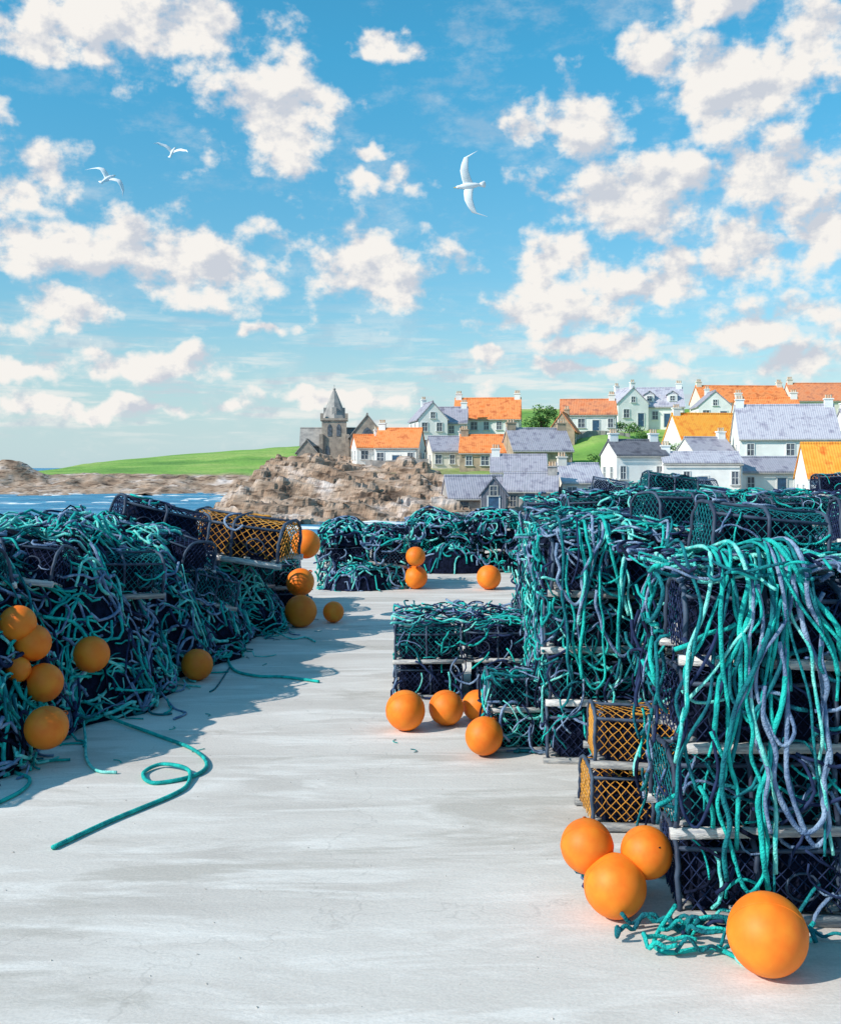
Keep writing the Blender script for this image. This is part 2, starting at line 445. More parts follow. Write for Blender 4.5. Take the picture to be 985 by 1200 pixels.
for b in [
 (-2.10,9.64,.145,.147),(-1.56,13.3,.51,.18),(-1.50,12.85,.20,.20),(-1.12,13.2,.14,.135),(-1.50,13.4,1.0,.19),
 (-.08,16.7,.55,.16),(-.075,16.9,.19,.19),(1.12,16.8,.20,.20),
 (-.115,7.80,.15,.150),(.20,7.95,.135,.135),(.45,8.1,.12,.12),(.44,7.1,.14,.130),
 (.76,4.68,.27,.120),(1.02,4.63,.26,.115),(.865,4.56,.138,.138),(1.37,4.05,.155,.155)]:
    buoy(*b)
cb=MB()
for k in range(9):
    P=[]; cx,cy=.9,4.85; r0=R.uniform(.07,.16)
    for i in range(18):
        t=i*.4; P.append((cx+r0*1.2*math.cos(t)+R.uniform(-.01,.01),cy+r0*.6*math.sin(t),.02+k*.014))
    cb.tube(P,.010,5,pick((.4,.1,.3,.15,.05,0)),ref=(0,0,1))
cb.obj('rope_coil',ROPEM)

# ------------------------------------------------------------------ quay
def concrete():
    m,nt,b=new_mat('quay_concrete'); N,L=nt.nodes,nt.links
    tc=N.new('ShaderNodeTexCoord')
    def nz(scale,st,det=6,rough=.6,dist=0):
        mp=N.new('ShaderNodeMapping'); mp.inputs['Scale'].default_value=st; L.new(tc.outputs['Object'],mp.inputs[0])
        n=N.new('ShaderNodeTexNoise'); n.inputs['Scale'].default_value=scale; n.inputs['Detail'].default_value=det; n.inputs['Roughness'].default_value=rough
        n.inputs['Distortion'].default_value=dist
        L.new(mp.outputs[0],n.inputs['Vector']); return n.outputs['Fac']
    def ramp(f,stops):
        r=N.new('ShaderNodeValToRGB'); 
        while len(r.color_ramp.elements)<len(stops): r.color_ramp.elements.new(.5)
        for e,(p,c) in zip(r.color_ramp.elements,stops): e.position=p; e.color=(*c,1)
        L.new(f,r.inputs[0]); return r.outputs[0]
    def mix(a,c,f,mode='MIX'):
        x=N.new('ShaderNodeMixRGB'); x.blend_type=mode
        for s,v in ((1,a),(2,c)):
            if hasattr(v,'links'): L.new(v,x.inputs[s])
            else: x.inputs[s].default_value=(*v,1)
        if hasattr(f,'links'): L.new(f,x.inputs[0])
        else: x.inputs[0].default_value=f
        return x.outputs[0]
    base=ramp(nz(1.1,(.45,1.5,1),5,.55,.6),[(.30,(.57,.51,.465)),(.5,(.67,.605,.555)),(.70,(.74,.68,.63))])
    pale=ramp(nz(2.2,(.35,1.9,1),7,.68,.8),[(.50,(0,0,0)),(.64,(.9,.9,.9))])
    c=mix(base,(.81,.75,.70),pale); 
    stain=ramp(nz(.9,(.45,1.5,1),7,.66,.8),[(.55,(0,0,0)),(.62,(.85,.85,.85))])
    c=mix(c,(.54,.485,.435),stain)
    speck=ramp(nz(70,(1,1,1),2),[(.35,(.88,.88,.88)),(.6,(1.03,1.03,1.03))])
    c=mix(c,speck,.7,'MULTIPLY')
    v=N.new('ShaderNodeTexVoronoi'); v.feature='DISTANCE_TO_EDGE'; v.inputs['Scale'].default_value=.35
    mp=N.new('ShaderNodeVectorMath'); mp.operation='ADD'; n3=N.new('ShaderNodeTexNoise'); n3.inputs['Scale'].default_value=2.5; n3.inputs['Detail'].default_value=4
    L.new(tc.outputs['Object'],n3.inputs['Vector']); L.new(tc.outputs['Object'],mp.inputs[0]); L.new(n3.outputs['Color'],mp.inputs[1]); L.new(mp.outputs[0],v.inputs['Vector'])
    cr=ramp(v.outputs['Distance'],[(.0,(.78,.78,.78)),(.003,(1,1,1))]); c=mix(c,cr,.6,'MULTIPLY')
    L.new(c,b.inputs['Base Color']); b.inputs['Roughness'].default_value=.88; b.inputs['Specular IOR Level'].default_value=.15
    bp=N.new('ShaderNodeBump'); bp.inputs['Strength'].default_value=.45; bp.inputs['Distance'].default_value=.012
    L.new(nz(9,(.7,1.5,1),7,.7,.5),bp.inputs['Height']); L.new(bp.outputs[0],b.inputs['Normal'])
    return m
MC=concrete()
q=MB(); q.box((15,-8,-2.5),(50,64,5),0); o=q.obj('quay',[MC],False)
q=MB()
for i in range(28): q.box((-9.2+i*1.5,24.2-.35,.03),(1.47,.5,.10),0)
q.obj('quay_coping',[MC],False)
MP=mat('grit',(.40,.36,.33),(.6,.55,.5),30)
gbm=MB()
for i in range(260):
    y=R.uniform(3.5,16); x=R.uniform(-.42,.3)*y; s=R.uniform(.0015,.0045)
    gbm.box((x,y,s*.4),(s*2,s*1.4,s),0,(R.uniform(0,.4),R.uniform(0,.4),R.uniform(0,3)))
gbm.obj('gravel_grit',[MP],False)
tb=MB()
for i in range(22):
    y=R.uniform(5,14); x=(edge(y)+abs(R.gauss(0,.5))) if R.random()<.6 else R.uniform(-.2,.9)
    P=[];th=R.uniform(0,6.28);cu=R.uniform(-.6,.6)
    for k in range(6): P.append((x,y,.006)); x+=.022*math.cos(th); y+=.022*math.sin(th); th+=cu
    tb.tube(P,.0035,4,pick((.4,.2,.2,.2,0,0)),ref=(0,0,1))
tb.obj('twine_scraps',ROPEM)

# ------------------------------------------------------------------ sea
def sea_mat():
    m,nt,b=new_mat('sea_water'); N,L=nt.nodes,nt.links
    tc=N.new('ShaderNodeTexCoord')
    def nz(scale,st,det=6,rough=.6):
        mp=N.new('ShaderNodeMapping'); mp.inputs['Scale'].default_value=st; L.new(tc.outputs['Object'],mp.inputs[0])
        n=N.new('ShaderNodeTexNoise'); n.inputs['Scale'].default_value=scale; n.inputs['Detail'].default_value=det; n.inputs['Roughness'].default_value=rough
        L.new(mp.outputs[0],n.inputs['Vector']); return n.outputs['Fac']
    r=N.new('ShaderNodeValToRGB'); r.color_ramp.elements[0].color=(.03,.19,.35,1); r.color_ramp.elements[1].color=(.09,.35,.52,1)
    r.color_ramp.elements[0].position=.35; r.color_ramp.elements[1].position=.65
    L.new(nz(.12,(.4,1,1)),r.inputs[0])
    f=N.new('ShaderNodeValToRGB'); f.color_ramp.elements[0].position=.58; f.color_ramp.elements[1].position=.66
    L.new(nz(.35,(.35,.35,1),8,.65),f.inputs[0])
    x=N.new('ShaderNodeMixRGB'); L.new(f.outputs[0],x.inputs[0]); L.new(r.outputs[0],x.inputs[1]); x.inputs[2].default_value=(.70,.78,.82,1)
    L.new(x.outputs[0],b.inputs['Base Color']); b.inputs['Roughness'].default_value=.5; b.inputs['Specular IOR Level'].default_value=.25
    bp=N.new('ShaderNodeBump'); bp.inputs['Strength'].default_value=1; bp.inputs['Distance'].default_value=1.2
    L.new(nz(.4,(.5,1,1),6),bp.inputs['Height']); L.new(bp.outputs[0],b.inputs['Normal'])
    return m
s=MB(); s.add([(-9000,-3000,0),(9000,-3000,0),(9000,12000,0),(-9000,12000,0)],[(0,1,2,3)]); so=s.obj('sea',[sea_mat()],False); so.location=(0,0,-3)

# ------------------------------------------------------------------ terrain
def sst(a,b,x): 
    t=min(max((x-a)/(b-a),0),1); return t*t*(3-2*t)
def terr_mat(name):
    m,nt,b=new_mat(name); N,L=nt.nodes,nt.links
    at=N.new('ShaderNodeAttribute'); at.attribute_name='zone'
    tc=N.new('ShaderNodeTexCoord')
    def nz(scale,det=6,st=(1,1,1)):
        mp=N.new('ShaderNodeMapping'); mp.inputs['Scale'].default_value=st; L.new(tc.outputs['Object'],mp.inputs[0])
        n=N.new('ShaderNodeTexNoise'); n.inputs['Scale'].default_value=scale; n.inputs['Detail'].default_value=det; L.new(mp.outputs[0],n.inputs[0]); return n.outputs['Fac']
    def ramp(f,stops):
        r=N.new('ShaderNodeValToRGB'); 
        while len(r.color_ramp.elements)<len(stops): r.color_ramp.elements.new(.5)
        for e,(p,c) in zip(r.color_ramp.elements,stops): e.position=p; e.color=(*c,1)
        L.new(f,r.inputs[0]); return r.outputs[0]
    rock=ramp(nz(.22,6,(1,1,2.0)),[(.3,(.15,.10,.075)),(.43,(.36,.24,.17)),(.56,(.48,.35,.27)),(.70,(.64,.54,.50))])
    crev_shade=ramp(nz(1.1,5,(.6,.6,2.2)),[(.36,(.34,.30,.28)),(.48,(1,1,1))])  # crevice shade put into the rock colour as noise darkening
    rx=N.new('ShaderNodeMixRGB'); rx.blend_type='MULTIPLY'; rx.inputs[0].default_value=.85; L.new(rock,rx.inputs[1]); L.new(crev_shade,rx.inputs[2]); rock=rx.outputs[0]
    grass=ramp(nz(.10,7,(.5,1.5,1)),[(.3,(.12,.25,.06)),(.5,(.21,.38,.08)),(.7,(.38,.46,.14))])
    x=N.new('ShaderNodeMixRGB'); L.new(at.outputs['Fac'],x.inputs[0]); L.new(rock,x.inputs[1]); L.new(grass,x.inputs[2])
    L.new(x.outputs[0],b.inputs['Base Color']); b.inputs['Roughness'].default_value=.9; b.inputs['Specular IOR Level'].default_value=.15
    bp=N.new('ShaderNodeBump'); bp.inputs['Strength'].default_value=.8; bp.inputs['Distance'].default_value=.4
    L.new(nz(1.0,5,(.6,.6,2)),bp.inputs['Height']); L.new(bp.outputs[0],b.inputs['Normal'])
    return m
MT=terr_mat('land')
def grid(name,x0,x1,y0,y1,nx,ny,fn,flat=False):
    V=[];F=[];Z=[]
    for j in range(ny):
        y=y0+(y1-y0)*j/(ny-1)
        for i in range(nx):
            x=x0+(x1-x0)*i/(nx-1); z,g=fn(x,y); V.append((x,y,z)); Z.append(g)
    for j in range(ny-1):
        for i in range(nx-1): a=j*nx+i; F.append((a,a+1,a+nx+1,a+nx))
    mb=MB(); mb.add(V,F); o=mb.obj(name,[MT],not flat)
    at=o.data.attributes.new('zone','FLOAT','POINT'); at.data.foreach_set('value',Z)
    return o
def ridg(x,y,z,s): return mn.ridged_multi_fractal(Vector((x*s,y*s,z)),1.0,2.1,5,1.0,2.0)
def village(x,y):
    slope=-1.8+15*min(max((y-106)/86,0),1)
    if y<97: slope=-1.8-6*sst(97,93,y)
    slope+=2.6*math.exp(-((x-25.5)/7)**2-((y-138)/9)**2)
    plat=-3.7+5.7*sst(92,132,y)
    t=sst(-6,8,x); z=plat*(1-t)+slope*t
    west=sst(-27,-19,x+ .04*(y-130)+2*mn.noise(Vector((y*.1,0,0))))
    z=-7+(z+7)*west
    if y>230: z-= (y-230)*.02
    g=sst(-8,14,x)*sst(100,112,y)+ (sst(146,156,y) if x>-20 else 0)
    return z-.15+.25*mn.noise(Vector((x*.3,y*.3,0))), min(1,g)
grid('village_hillside',-40,190,90,330,200,160,village)
def rocks(x,y):
    z,g=village(x,y)
    t=1-sst(3,8,x)
    a=ridg(x,y*1.3,0,.075); c=ridg(x+40,y,5,.20)
    z+=t*((a-1.0)*1.7+(c-1.0)*.9)*sst(162,140,y)*1.0+.45*t
    z-=2.5*sst(4,9,x)+1.6*sst(-3,2,x)*sst(120,127,y)
    u=z+.18*x+.05*y+1.2*mn.noise(Vector((x*.08,y*.08,2))); st=.9; k=u/st; fr=k-math.floor(k)
    z+=st*.9*(sst(.6,1,fr)-fr)+.22*mn.noise(Vector((x*.9,y*.9,0)))
    return z,0.0
grid('rocky_shore',-32,13,90,160,170,220,rocks,True)
def head(x,y):
    crest=float(np.interp(x,[-112,-98,-88,-68,-40,-10,40],[-3.5,1.2,3.6,5.4,7.6,9,9]))
    base=-3.6+3.6*sst(188,222,y+6*mn.noise(Vector((x*.06,0,0))))
    up=sst(222,285,y)
    z=base+(crest-.0)*up if crest>0 else base+crest*up
    rk=1-sst(224,236,y+4*mn.noise(Vector((x*.1,3,0))))
    z+=rk*((ridg(x,y,0,.06)-1)*1.0+(ridg(x,y,7,.18)-1)*.6)+.3*mn.noise(Vector((x*.12,y*.12,0)))
    z+=3.4*math.exp(-((x+86)/4.5)**2-((y-214)/6)**2)+1.6*math.exp(-((x+95)/5)**2-((y-216)/6)**2)
    z-=5*sst(-104,-122,x)+5*sst(300,340,y)
    g=(1-rk)*sst(-104,-92,x)
    return z,g
grid('headland',-130,20,182,345,260,170,head)

# foam along the shore
MF=mat('sea_foam',(.75,.82,.85),(.85,.88,.88),3,.6,.6,2)
fb=MB()
for k in range(150):
    if k<80: x=R.uniform(-105,-22); y=R.uniform(140,192)
    else: x=R.uniform(-34,2); y=R.uniform(80,98)
    P=[];ln=R.uniform(1.0,4)
    for i in range(7): P.append((x+ln*i/6,y+.5*math.sin(i+k),-2.98))
    V=[];F=[]
    for i,p in enumerate(P):
        w=.45*math.sin(math.pi*(i+.3)/6.6)*R.uniform(.4,1.3)
        V+= [(p[0],p[1]-w,-2.985),(p[0],p[1],-2.985+.3*w),(p[0],p[1]+w,-2.985)]
    for i in range(6):
        a=i*3; F+=[(a,a+3,a+4,a+1),(a+1,a+4,a+5,a+2)]
    fb.add(V,F)
fb.obj('breaking_wave_foam',[MF])

# ------------------------------------------------------------------ houses
W_white=mat('white_render',(.88,.86,.83),(.74,.72,.70),.8,.85,.3,3,lo=.4,hi=.75)
W_cream=mat('cream_render',(.82,.74,.64),(.68,.61,.54),.8,.85,.3,3)
W_stone=mat('tan_stone',(.50,.36,.25),(.28,.21,.16),1.6,.9,.8,3,c3=(.42,.32,.23),lo=.3,hi=.7)
W_grey=mat('grey_stone',(.48,.43,.40),(.28,.25,.24),1.4,.9,.8,3)
def roofm(name,c1,c2,c3):
    m=mat(name,c1,c2,1.1,.8,0,lo=.3,hi=.7,c3=c3); nt=m.node_tree;N,L=nt.nodes,nt.links;b=N['Principled BSDF']
    tc=N.new('ShaderNodeTexCoord'); w=N.new('ShaderNodeTexWave'); w.bands_direction='X'; w.inputs['Scale'].default_value=1.3; w.inputs['Distortion'].default_value=.6
    L.new(tc.outputs['Object'],w.inputs[0]); bp=N.new('ShaderNodeBump'); bp.inputs['Strength'].default_value=.35; bp.inputs['Distance'].default_value=.06
    L.new(w.outputs['Fac'],bp.inputs['Height']); L.new(bp.outputs[0],b.inputs['Normal']); return m
R_or=roofm('pantile_roof',(.85,.20,.05),(.55,.13,.04),(.88,.30,.10))
R_yo=roofm('bright_pantile_roof',(.92,.30,.03),(.80,.16,.02),(.92,.40,.06))
R_br=roofm('rust_pantile_roof',(.70,.20,.08),(.45,.15,.09),(.76,.28,.13))
R_sl=roofm('slate_roof',(.32,.31,.36),(.20,.19,.25),(.40,.38,.44))
R_dk=roofm('dark_slate_roof',(.12,.12,.15),(.07,.07,.09),(.17,.17,.20))
R_lt=roofm('pale_slate_roof',(.43,.41,.48),(.30,.28,.36),(.52,.50,.56))
G_win=mat('window_glass',(.05,.06,.08),(.14,.16,.20),3,.15,spec=.6)
G_frm=mat('window_frame',(.75,.75,.74),(.6,.6,.6),3,.6)
G_frd=mat('stone_surround',(.45,.42,.38),(.35,.33,.30),3,.8)
D_bl=mat('door_paint',(.05,.12,.22),(.04,.08,.14),3,.5)
C_pot=mat('chimney_pot',(.60,.33,.18),(.62,.55,.45),2,.8)

def pent(mb,w,d,z0,e,r,axis,mi=0):
    if axis=='x':
        V=[(-w/2,-d/2,z0),(w/2,-d/2,z0),(w/2,d/2,z0),(-w/2,d/2,z0),(-w/2,-d/2,e),(w/2,-d/2,e),(w/2,d/2,e),(-w/2,d/2,e),(-w/2,0,r),(w/2,0,r)]
        F=[(0,1,5,4),(2,3,7,6),(1,2,6,9,5),(3,0,4,8,7),(4,5,9,8),(6,7,8,9)]
    else:
        V=[(-w/2,-d/2,z0),(w/2,-d/2,z0),(w/2,d/2,z0),(-w/2,d/2,z0),(-w/2,-d/2,e),(w/2,-d/2,e),(w/2,d/2,e),(-w/2,d/2,e),(0,-d/2,r),(0,d/2,r)]
        F=[(0,1,5,8,4),(2,3,7,9,6),(1,2,6,5),(3,0,4,7),(4,8,9,7),(5,6,9,8)]
    mb.add(V,F,mi)
def roofmesh(mb,w,d,e,r,axis,ov=.25,t=.16,mi=0):
    W=w if axis=='x' else d; D=d if axis=='x' else w
    k=(r-e)/(D/2); oy=D/2+ov; ze=e-ov*k
    for sg in (-1,1):
        a=[(-W/2-.12,sg*oy,ze+.04),(W/2+.12,sg*oy,ze+.04),(W/2+.12,0,r+.04),(-W/2-.12,0,r+.04)]
        b=[(x,y,z+t) for x,y,z in a]
        V=a+b
        if axis!='x': V=[(-y,x,z) for x,y,z in V]
        mb.add(V,[(0,1,2,3),(7,6,5,4),(0,4,5,1),(1,5,6,2),(2,6,7,3),(3,7,4,0)],mi)
    P=[(-W/2-.12,0,r+.04+t),(W/2+.12,0,r+.04+t)]
    if axis!='x': P=[(-y,x,z) for x,y,z in P]
    mb.tube(P,.14,6,mi)
def window(mw,mg,x,y,z,w,h,side='F'):
    def tr(c,s):
        if side=='F': return (x+c[0],y+c[1],z+c[2]),s
        return (y-c[1] if side=='R' else y+c[1], x+c[0], z+c[2]),(s[1],s[0],s[2])
    t=.09
    for c,s in (((-w/2,-.04,0),(t,.10,h+t)),((w/2,-.04,0),(t,.10,h+t)),((0,-.04,h/2),(w-t,.10,t)),((0,-.03,0),(w-t,.06,.05)),((0,-.03,0),(.05,.064,h-t)),((0,-.08,-h/2-.03),(w+.3,.22,.10))):
        cc,ss=tr(c,s); mw.box(cc,ss,0)
    cc,ss=tr((0,-.005,0),(w-.02,.03,h-.02)); mg.box(cc,ss,0)
def chimney(mb,x,y,zb,zt,w=.9,d=.6,n=3):
    mb.box((x,y,(zb+zt)/2),(w,d,zt-zb),0); mb.box((x,y,zt+.07),(w+.18,d+.18,.14),0)
    for i in range(n):
        px=x+(i-(n-1)/2)*w/(n+.3)
        mb.lathe([(.13,zt+.14),(.11,zt+.5),(.14,zt+.55),(.11,zt+.56)],8,1,Matrix.Translation((px,y,0)))
def house(name,X,Y,z0,w,dep,e,r,wall,roof,axis='x',yaw=0,cols=3,rows=None,chim=(-1,1),door=True,dark=False,dormer=0,cw=.9):
    em=bpy.data.objects.new(name,None); scene.collection.objects.link(em); em.location=(X,Y,0); em.rotation_euler=(0,0,math.radians(yaw))
    zb=z0-4
    mb=MB(); pent(mb,w,dep,zb,e,r,axis)
    mb.obj('walls',[wall],False,em)
    mb=MB(); roofmesh(mb,w,dep,e,r,axis); mb.obj('roof',[roof],False,em)
    mw,mg=MB(),MB()
    rows=rows or max(1,round((e-z0)/2.8)); fh=(e-z0)/rows
    for j in range(rows):
        for i in range(cols):
            if R.random()<.15: continue
            x=-w/2+w*(i+.5)/cols+R.uniform(-.15,.15); z=z0+fh*(j+.56)
            if j==0 and door and i==cols//2: continue
            window(mw,mg,x,-dep/2,z,min(1.0,w/cols*.5)*R.uniform(.75,1.1),min(1.35,fh*.5))
        for sd in ('L','R'):
            xx=(-w/2 if sd=='L' else w/2)
            for yy in (-dep*.22,dep*.22): window(mw,mg,yy,xx,z0+fh*(j+.56),.8,min(1.2,fh*.48),sd)
    if axis=='y' and r-e>1.4: window(mw,mg,0,-dep/2,e+(r-e)*.25,.7,.9)
    for i in range(dormer):
        x=-w/2+w*(i+.5)/dormer; y=-dep*.30; zc=e+(r-e)*.42
        dm=MB(); dm.box((x,y,zc),(1.5,1.5,1.3),0); dm.obj('dormer_walls',[wall],False,em)
        dr=MB(); 
        for sg in (-1,1):
            V=[(x,y-.9,zc+1.25),(x,y+.95,zc+1.25),(x+sg*.95,y+.95,zc+.6),(x+sg*.95,y-.9,zc+.6)]; V+= [(a,b,c+.1) for a,b,c in V]
            dr.add(V,[(0,1,2,3),(7,6,5,4),(0,4,5,1),(1,5,6,2),(2,6,7,3),(3,7,4,0)])
        dr.add([(x-.75,y-.75,zc+.65),(x+.75,y-.75,zc+.65),(x,y-.75,zc+1.2)],[(0,1,2)])
        dr.obj('dormer_roof',[roof],False,em)
        window(mw,mg,x,y-.75,zc+.05,.8,.8)
    if mw.n: mw.obj('window_frames',[G_frd if dark else G_frm],False,em); mg.obj('window_panes',[G_win],False,em)
    if door:
        x=-w/2+w*(cols//2+.5)/cols; d=MB(); d.box((x,-dep/2-.02,z0+1.05),(.95,.08,2.1),0); d.box((x,-dep/2-.035,z0+2.16),(1.2,.12,.12),1)
        d.box((x-.54,-dep/2-.03,z0+1.05),(.12,.11,2.1),1); d.box((x+.54,-dep/2-.03,z0+1.05),(.12,.11,2.1),1); d.box((x+.3,-dep/2-.075,z0+1.0),(.06,.04,.12),1)
        d.obj('door',[D_bl,G_frm],False,em)
    if chim:
        cm=MB()
        for c in chim:
            if axis=='x': chimney(cm,c*(w/2-.5),0,e,r+.8,cw,.6)
            else: chimney(cm,0,c*(dep/2-.4),e,r+.8,.7,.6,2)
        cm.obj('chimney',[wall,C_pot],False,em)
    if axis=='x':
        g=MB(); g.tube([(-w/2-.1,-dep/2-.30,e-.22),(w/2+.1,-dep/2-.30,e-.22)],.07,6,0); g.tube([(w/2-.2,-dep/2-.08,e-.25),(w/2-.2,-dep/2-.08,z0)],.05,6,0)
        g.obj('gutter',[G_frd],False,em)
    return em
house('terracotta_roof_cottage',-7.1,138,2.4,3.7,5,4.7,6.2,W_white,R_or,yaw=12,cols=2,chim=(1,))
house('terracotta_roof_cottage',-2.7,136,1.5,5.8,6,4.7,7.0,W_white,R_or,yaw=-9,cols=3,chim=(-1,))
house('white_gable_house',1.1,152,4,4.3,8,9.0,11.4,W_white,R_sl,'y',yaw=10,cols=2,chim=(1,))
house('white_slate_house',4.6,153,4,4.8,6,8.6,10.8,W_white,R_sl,yaw=-4,cols=3,chim=(1,))
house('terracotta_roof_house',10.4,158,4.5,10,7,9.4,12.5,W_white,R_or,yaw=-7,cols=5)
house('cream_cottage',3.5,132,-.6,4.9,6,4.1,5.8,W_cream,R_sl,yaw=8,cols=3,chim=(1,))
house('stone_cottage',8.1,129,-.8,6.1,6,3.9,5.9,W_stone,R_or,yaw=-5,cols=3,dark=False,chim=(-1,))
house('stone_cottage',14.2,126,-.9,7.4,6,4.1,6.6,W_stone,R_sl,yaw=10,cols=3,cw=1.1)
house('stone_harbour_shed',5.2,101,-2.6,5.6,4,-.9,1.0,W_grey,R_sl,yaw=8,cols=2,chim=(),dark=True)
house('dark_fishing_shed',6.9,96,-2.8,2.3,3,-.5,.95,R_dk,R_dk,'y',yaw=-6,cols=1,chim=(),dark=True)
house('stone_harbour_shed',10.9,101,-2.5,5.2,4,-.2,1.25,W_grey,R_sl,yaw=-9,cols=3,chim=(1,),dark=True)
house('cream_cottage',15.9,104,-2.0,4.2,4.5,.6,2.2,W_cream,R_lt,yaw=6,cols=2,chim=(-1,))
house('white_cottage',10.8,113,-1.6,6.0,4.5,1.6,3.2,W_white,R_sl,yaw=-5,cols=3,chim=(-1,))
house('stone_gable_house',19.8,141,2,3.4,7,7.0,9.3,W_stone,R_br,'y',yaw=-14,cols=1,chim=(1,))
house('rust_roof_house',24.8,152,6.8,8,6,9.8,11.9,W_white,R_br,yaw=-6,cols=4,chim=(1,))
house('white_gable_house',33.0,166,8.5,5.0,8,12.2,14.6,W_white,R_lt,'y',yaw=9,cols=2)
house('white_slate_house',38.9,167,8.5,7.2,7,11.8,14.8,W_white,R_lt,yaw=-8,cols=4,dormer=2,chim=(1,))
house('white_gable_house',45.3,160,8.5,5.0,7,11.4,13.6,W_white,R_sl,'y',yaw=-5,cols=2,chim=(1,))
house('white_harbour_house',22.4,108,-.8,5.4,5,3.3,4.7,W_white,R_dk,yaw=9,cols=4,chim=(-1,1))
house('low_white_house',28.9,106.5,-1.0,7.8,5,2.5,3.4,W_white,R_lt,yaw=-6,cols=5,chim=(-1,))
house('white_cottage',33.0,119,.5,5.0,5,3.6,5.3,W_white,R_sl,yaw=12,cols=3,chim=(1,))
house('bright_pantile_house',36.0,131,1.5,8.0,6.5,5.3,8.7,W_white,R_yo,yaw=8,cols=4,chim=(-1,))
house('long_terrace',56.5,182,10,15.5,7,13.4,16.3,W_cream,R_or,yaw=3,cols=7)
house('long_terrace',73.0,181,10,16.5,7,13.7,16.7,W_cream,R_br,yaw=-2,cols=7)
house('large_white_house',41.8,118,-.5,10.8,7,5.3,9.0,W_white,R_lt,yaw=-9,cols=5,dormer=0,chim=(-1,1))
house('low_white_house',36.7,109,-1.2,6.8,4,1.6,2.9,W_white,R_sl,yaw=5,cols=4,chim=())
house('bright_pantile_house',38.9,96,-1.8,6.2,5.5,1.1,4.1,W_white,R_yo,yaw=-8,cols=3,chim=(1,))
house('white_slate_house',53.5,120,-.5,9,7,5.2,8.6,W_white,R_sl,yaw=4,cols=4)
house('terracotta_roof_house',48.5,144,4,8.5,6,9.0,11.6,W_white,R_or,yaw=-7,cols=4)

gw=MB()
for (x0,y0,x1,y1,n) in [(20,120,33,122,14),(21,146,30,147,10),(-7,131,1,129.5,9),(-18,143,-9,142,10)]:
    for i in range(n):
        t=(i+.5)/n; x=x0+(x1-x0)*t; y=y0+(y1-y0)*t; z=village(x,y)[0]
        gw.box((x,y,z+.35+.05*R.random()),((x1-x0)/n*.98,.45,1.5),0,(0,0,R.uniform(-.03,.03)))
gw.obj('garden_wall',[W_grey],False)
hw=MB()
for i in range(46):
    for j in range(3): hw.box((3+i*1.6+.4*(j%2),92.4,-3.6+j*.62),(1.55,1.2+.1*R.random(),.60),0)
hw.obj('harbour_wall',[W_grey],False)

# church
def church():
    em=bpy.data.objects.new('stone_church',None); scene.collection.objects.link(em); em.location=(-12.6,150,-.1); em.rotation_euler=(0,0,math.radians(4)); em.scale=(1.08,1.08,1.07)
    st=mat('church_stone',(.48,.40,.32),(.25,.21,.18),1.6,.9,.9,2,c3=(.38,.31,.26),lo=.3,hi=.7)
    sr=mat('church_stone_roof',(.42,.38,.35),(.27,.25,.24),1.2,.9,.6,3)
    mb=MB(); pent(mb,9.5,5,-2,5.0,7.2,'x'); o=mb.obj('nave_walls',[st],False,em); o.location=(.2,1.5,0)
    mb=MB(); roofmesh(mb,9.5,5,5.0,7.2,'x'); o=mb.obj('nave_roof',[sr],False,em); o.location=(.2,1.5,0)
    mb=MB(); pent(mb,4.6,6,-2,6.1,9.0,'y'); o=mb.obj('transept_walls',[st],False,em); o.location=(4.4,-.2,0)
    mb=MB(); roofmesh(mb,4.6,6,6.1,9.0,'y'); o=mb.obj('transept_roof',[sr],False,em); o.location=(4.4,-.2,0)
    mb=MB(); pent(mb,2.6,3.5,-2,4.0,5.6,'y'); o=mb.obj('porch_walls',[st],False,em); o.location=(-3.6,-1.6,0)
    mb=MB(); roofmesh(mb,2.6,3.5,4.0,5.6,'y'); o=mb.obj('porch_roof',[sr],False,em); o.location=(-3.6,-1.6,0)
    mb=MB(); mb.box((0,0,3.2),(3.3,3.3,10.4),0); mb.box((0,0,8.5),(3.7,3.7,.3),0)
    for a in (-1,1):
        for b in (-1,1): mb.box((a*1.65,b*1.65,8.95),(.4,.4,.7),0)
        mb.box((a*1.75,-1.75,2.5),(.5,.5,8),0)
    o=mb.obj('tower',[st],False,em)
    mb=MB(); k=8; prof=[(1.75,8.65),(1.25,9.9),(.75,11.2),(.3,12.3),(.02,12.8)]
    mb.lathe(prof,k,0); 
    for t in (0,1,2,3):
        a=t*math.pi/2-math.pi/2; mb.box((1.15*math.cos(a),1.15*math.sin(a),9.6),(.6,.6,1.1),0,(0,0,a))
    mb.lathe([(.18,12.6),(.2,12.75),(.02,12.9)],8,0); mb.box((0,0,13.0),(.06,.06,.6))
    mb.obj('spire',[sr],False,em)
    mb=MB()
    def lancet(x,y,z,w,h):
        V=[(x-w/2,y,z),(x+w/2,y,z),(x+w/2,y,z+h*.7),(x+w*.3,y,z+h*.88),(x,y,z+h),(x-w*.3,y,z+h*.88),(x-w/2,y,z+h*.7)]
        n=len(V); V2=[(a,b-.06,c) for a,b,c in V]; mb.add(V+V2,[tuple(range(n,2*n))]+[(i,(i+1)%n,n+(i+1)%n,n+i) for i in range(n)])
    for x in (-.6,.6): lancet(x,-1.65,6.2,.55,1.7)
    lancet(4.4,-3.2,4.2,1.5,3.2); lancet(-2.4,-1.0,3.2,.6,1.5); lancet(-3.6,-3.35,2.0,1.0,2.0); lancet(-.9,-1.66,3.4,.5,1.6); lancet(2.0,-1.0,3.2,.5,1.5)
    mb.obj('lancet_windows',[G_win],False,em)
church()

